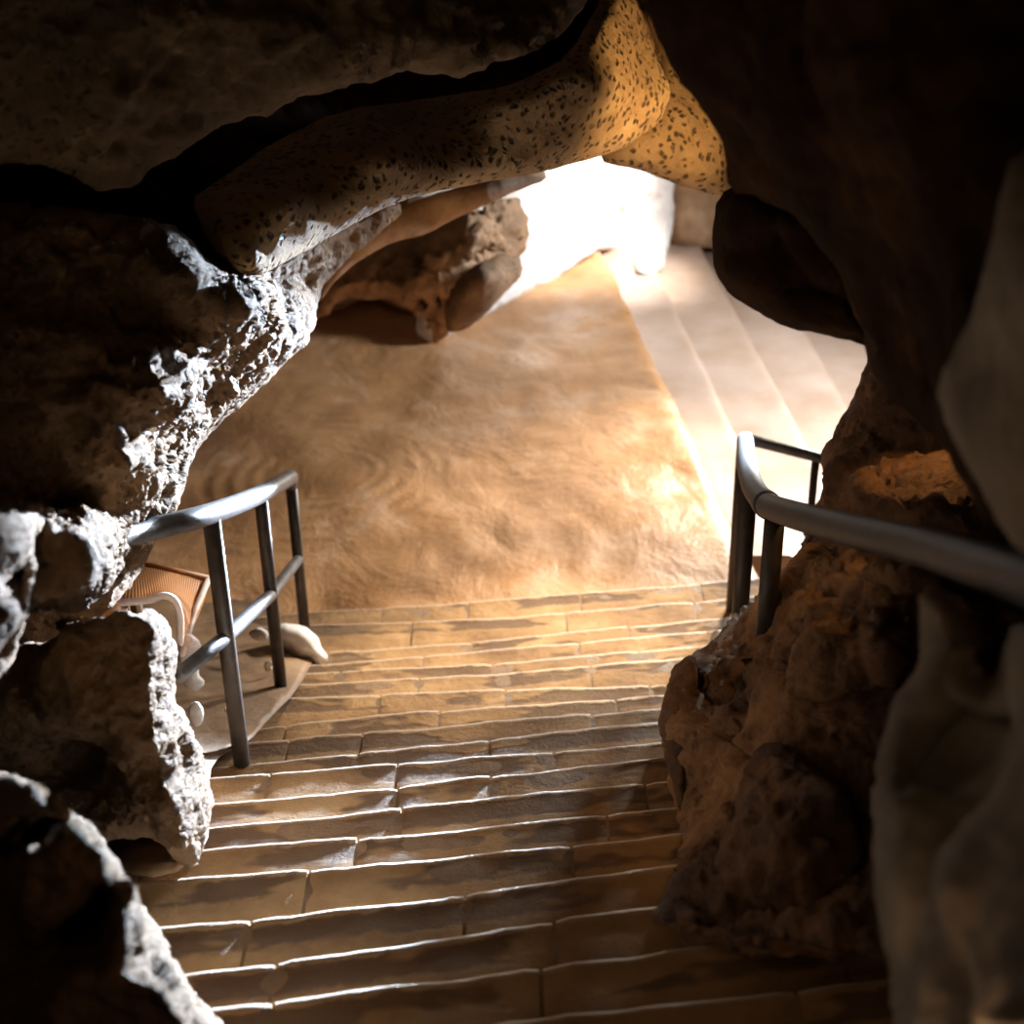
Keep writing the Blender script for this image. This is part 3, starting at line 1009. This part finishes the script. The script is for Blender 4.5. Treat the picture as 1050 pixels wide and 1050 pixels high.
rock('ledge_rock', [(684, 690), (700, 676), (712, 680), (708, 730), (700, 800), (690, 850), (684, 830), (676, 790), (670, 745)],
     [(684, 690, 5.3), (700, 800, 5.0), (690, 840, 4.95), (672, 745, 5.2)],
     M_red, 0.05, 0.4, 16, 0.03, 3, 4, 4, 0.04, 3, 22, 'narrow dark rock flake on the left rim of the reddish outcrop', 'rock', fine=0.02, split=0.03, flake=0.025)

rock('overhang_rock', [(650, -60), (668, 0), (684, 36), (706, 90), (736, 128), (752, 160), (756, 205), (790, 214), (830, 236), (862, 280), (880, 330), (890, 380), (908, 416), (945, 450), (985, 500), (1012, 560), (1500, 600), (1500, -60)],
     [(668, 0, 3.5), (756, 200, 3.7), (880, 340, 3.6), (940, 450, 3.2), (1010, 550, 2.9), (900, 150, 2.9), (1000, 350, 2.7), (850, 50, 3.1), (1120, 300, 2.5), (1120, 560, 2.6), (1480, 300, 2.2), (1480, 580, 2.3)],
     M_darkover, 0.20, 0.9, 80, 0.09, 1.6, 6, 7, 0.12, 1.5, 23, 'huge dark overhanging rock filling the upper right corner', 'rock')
rock('jutting_rock', [(745, 206), (780, 190), (850, 210), (910, 290), (900, 370), (884, 362), (850, 352), (812, 345), (782, 328), (756, 310), (742, 285), (738, 250)],
     [(745, 206, 4.4), (800, 220, 4.2), (884, 360, 4.1), (770, 320, 4.3), (740, 260, 4.4)],
     M_darkover, 0.22, 0.5, 40, 0.04, 2.4, 3, 5, 0.06, 2.2, 24, 'rounded dark brown rock knob under the upper right overhang before the pale steps', 'rock')
rock('pale_rock', [(1450, 0), (1050, 160), (1020, 260), (1000, 330), (960, 410), (975, 455), (1000, 500), (1030, 570), (1060, 592), (1450, 610)],
     [(1050, 160, 2.3), (980, 420, 2.45), (1030, 560, 2.3), (1100, 300, 1.95), (1120, 580, 2.0), (1440, 300, 1.7), (1440, 600, 1.75)],
     M_pale, 0.14, 0.55, 70, 0.05, 1.8, 5, 8, 0.06, 2, 25, 'pale grey blurred rock at the right edge above the handrail', 'rock')
rock('pale_pillar', [(940, 618), (975, 630), (1010, 662), (1000, 720), (1040, 640), (1450, 680), (1450, 1130), (895, 1130), (894, 1010), (884, 900), (884, 800), (905, 730), (938, 690), (932, 650)],
     [(940, 620, 2.6), (884, 820, 2.5), (894, 1020, 2.3), (1000, 700, 2.5), (985, 800, 2.55), (1000, 930, 2.1), (1100, 800, 1.9), (1000, 1050, 1.9), (1440, 900, 1.6)],
     M_pale, 0.16, 0.6, 70, 0.07, 1.8, 5, 8, 0.10, 1.8, 26, 'pale blurred rock column in the lower right corner below the handrail', 'rock')

rock('wall_upper', [(660, -330), (1180, -330), (1180, 60), (900, 120), (760, 150), (690, 60)],  # unseen rock added to keep daylight off the ceiling slab and arch
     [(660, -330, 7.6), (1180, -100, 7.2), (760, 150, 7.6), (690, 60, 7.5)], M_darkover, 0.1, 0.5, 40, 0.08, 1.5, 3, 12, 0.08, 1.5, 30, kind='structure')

# enclosing shell out of view: side walls, roof and the passage behind the visitor
def shell(name, P0, U_, V_, nu, nv, amp, material):
    P0, U_, V_ = map(np.array, (P0, U_, V_))
    N = np.cross(U_, V_); N = N / np.linalg.norm(N)
    V, Fc = [], []
    for j in range(nv + 1):
        for i in range(nu + 1):
            q = P0 + U_ * i / nu + V_ * j / nv
            q = q + N * amp * noise.fractal(Vector(q * 0.6), 0.9, 2.1, 5)
            V.append(tuple(q))
    w = nu + 1
    n = len(V)
    V += [tuple(np.array(q) - N * 0.6) for q in V]
    for j in range(nv):
        for i in range(nu):
            a = j * w + i
            Fc.append((a, a + 1, a + w + 1, a + w))
            Fc.append((n + a, n + a + w, n + a + w + 1, n + a + 1))
    for i in range(nu):
        for a in (i, nv * w + i):
            Fc.append((a, n + a, n + a + 1, a + 1))
    for j in range(nv):
        for a in (j * w, j * w + nu):
            Fc.append((a, a + w, n + a + w, n + a))
    o = link_mesh(name, V, Fc, material, None, True, False)
    tag(o, None, None, None, 'structure')
    return o


shell('wall_west', (-4.6, -1.5, -6), (0, 21, 0), (0, 0, 8), 60, 24, 0.7, M_wall)
shell('wall_east', (2.4, 6.4, -6), (0, -8, 0), (0, 0, 8), 26, 24, 0.35, M_darkover)
shell('wall_rear', (3.0, -1.6, -6), (-8, 0, 0), (0, 0, 8), 24, 24, 0.4, M_darkover)
shell('ceiling', (-5.2, -1.8, 1.0), (0, 12, -0.6), (8.6, 0, 0), 40, 26, 0.5, M_slab)

# ------------------------------------------------------------------ light
def area(name, loc, target, size, energy, color, spread=180):
    l = bpy.data.lights.new(name, 'AREA')
    l.shape = 'DISK'
    l.size = size
    l.energy = energy
    l.color = color
    l.spread = math.radians(spread)
    o = bpy.data.objects.new(name, l)
    C.objects.link(o)
    o.location = loc
    d = Vector(target) - Vector(loc)
    o.rotation_euler = d.to_track_quat('-Z', 'Y').to_euler()
    return o


def spot(name, loc, target, angle, energy, color, blend=0.6, size=0.15):
    l = bpy.data.lights.new(name, 'SPOT')
    l.energy = energy
    l.color = color
    l.spot_size = math.radians(angle)
    l.spot_blend = blend
    l.shadow_soft_size = size
    o = bpy.data.objects.new(name, l)
    C.objects.link(o)
    o.location = loc
    d = Vector(target) - Vector(loc)
    o.rotation_euler = d.to_track_quat('-Z', 'Y').to_euler()
    return o


# daylight falling in through the mouth of the cave, up and to the right behind the overhang
area('daylight', (4.5, 11.4, -2.2), (-0.8, 7.5, -3.9), 1.0, 560, (0.90, 0.95, 1.0))
spot('sun_shaft', (3.9, 13.4, -3.5), (-1.04, 3.9, -2.62), 13, 95000, (0.62, 0.79, 1.0), 0.25, 0.2)
spot('sun_shaft', (3.6, 13.0, -2.6), (0.0, 6.9, -4.45), 44, 3500, (1.0, 0.92, 0.78), 1.0, 0.15)
spot('sun_shaft', (5.5, 12.5, 1.5), tuple(P(606, 235, 14.2)), 21, 9500, (1.0, 0.97, 0.93), 0.8)
spot('sun_shaft', (8.0, 11.8, -2.6), tuple(G(872, 505, LAND - 0.4)), 28, 3400, (1.0, 0.98, 0.95), 0.8)
spot('sun_glint', (2.6, 11.6, 0.6), (0.15, 6.6, -4.35), 22, 7000, (1.0, 0.86, 0.64), 1.0, 0.1)


# added warm fill lights, standing in for bounced light; the cave shows no lamps
def lamp(name, loc, energy, color, r=0.1):
    l = bpy.data.lights.new(name, 'POINT')
    l.energy = energy
    l.color = color
    l.shadow_soft_size = r
    o = bpy.data.objects.new(name, l)
    C.objects.link(o)
    o.location = loc
    return o


spot('added_warm_fill', tuple(P(792, 150, 6.2)), tuple(P(660, 80, 6.7)), 110, 42, (1.0, 0.62, 0.26), 0.5, 0.08)
lamp('added_warm_fill', (-0.6, 0.3, 0.2), 6.5, (1.0, 0.66, 0.38), 0.3)
lamp('added_warm_fill', (0.35, 0.3, 0.1), 1.1, (1.0, 0.80, 0.60), 0.2)
lamp('added_warm_fill', tuple(P(930, 1260, 1.75)), 5, (1.0, 0.66, 0.36), 0.08)
spot('added_warm_fill', tuple(P(985, 330, 4.7)), tuple(P(890, 570, 4.9)), 75, 18, (1.0, 0.58, 0.22), 0.5, 0.05)

w = bpy.data.worlds.new('world')
SC.world = w
w.use_nodes = True
w.node_tree.nodes['Background'].inputs[0].default_value = (0.75, 0.85, 1.0, 1)
w.node_tree.nodes['Background'].inputs[1].default_value = 0.02
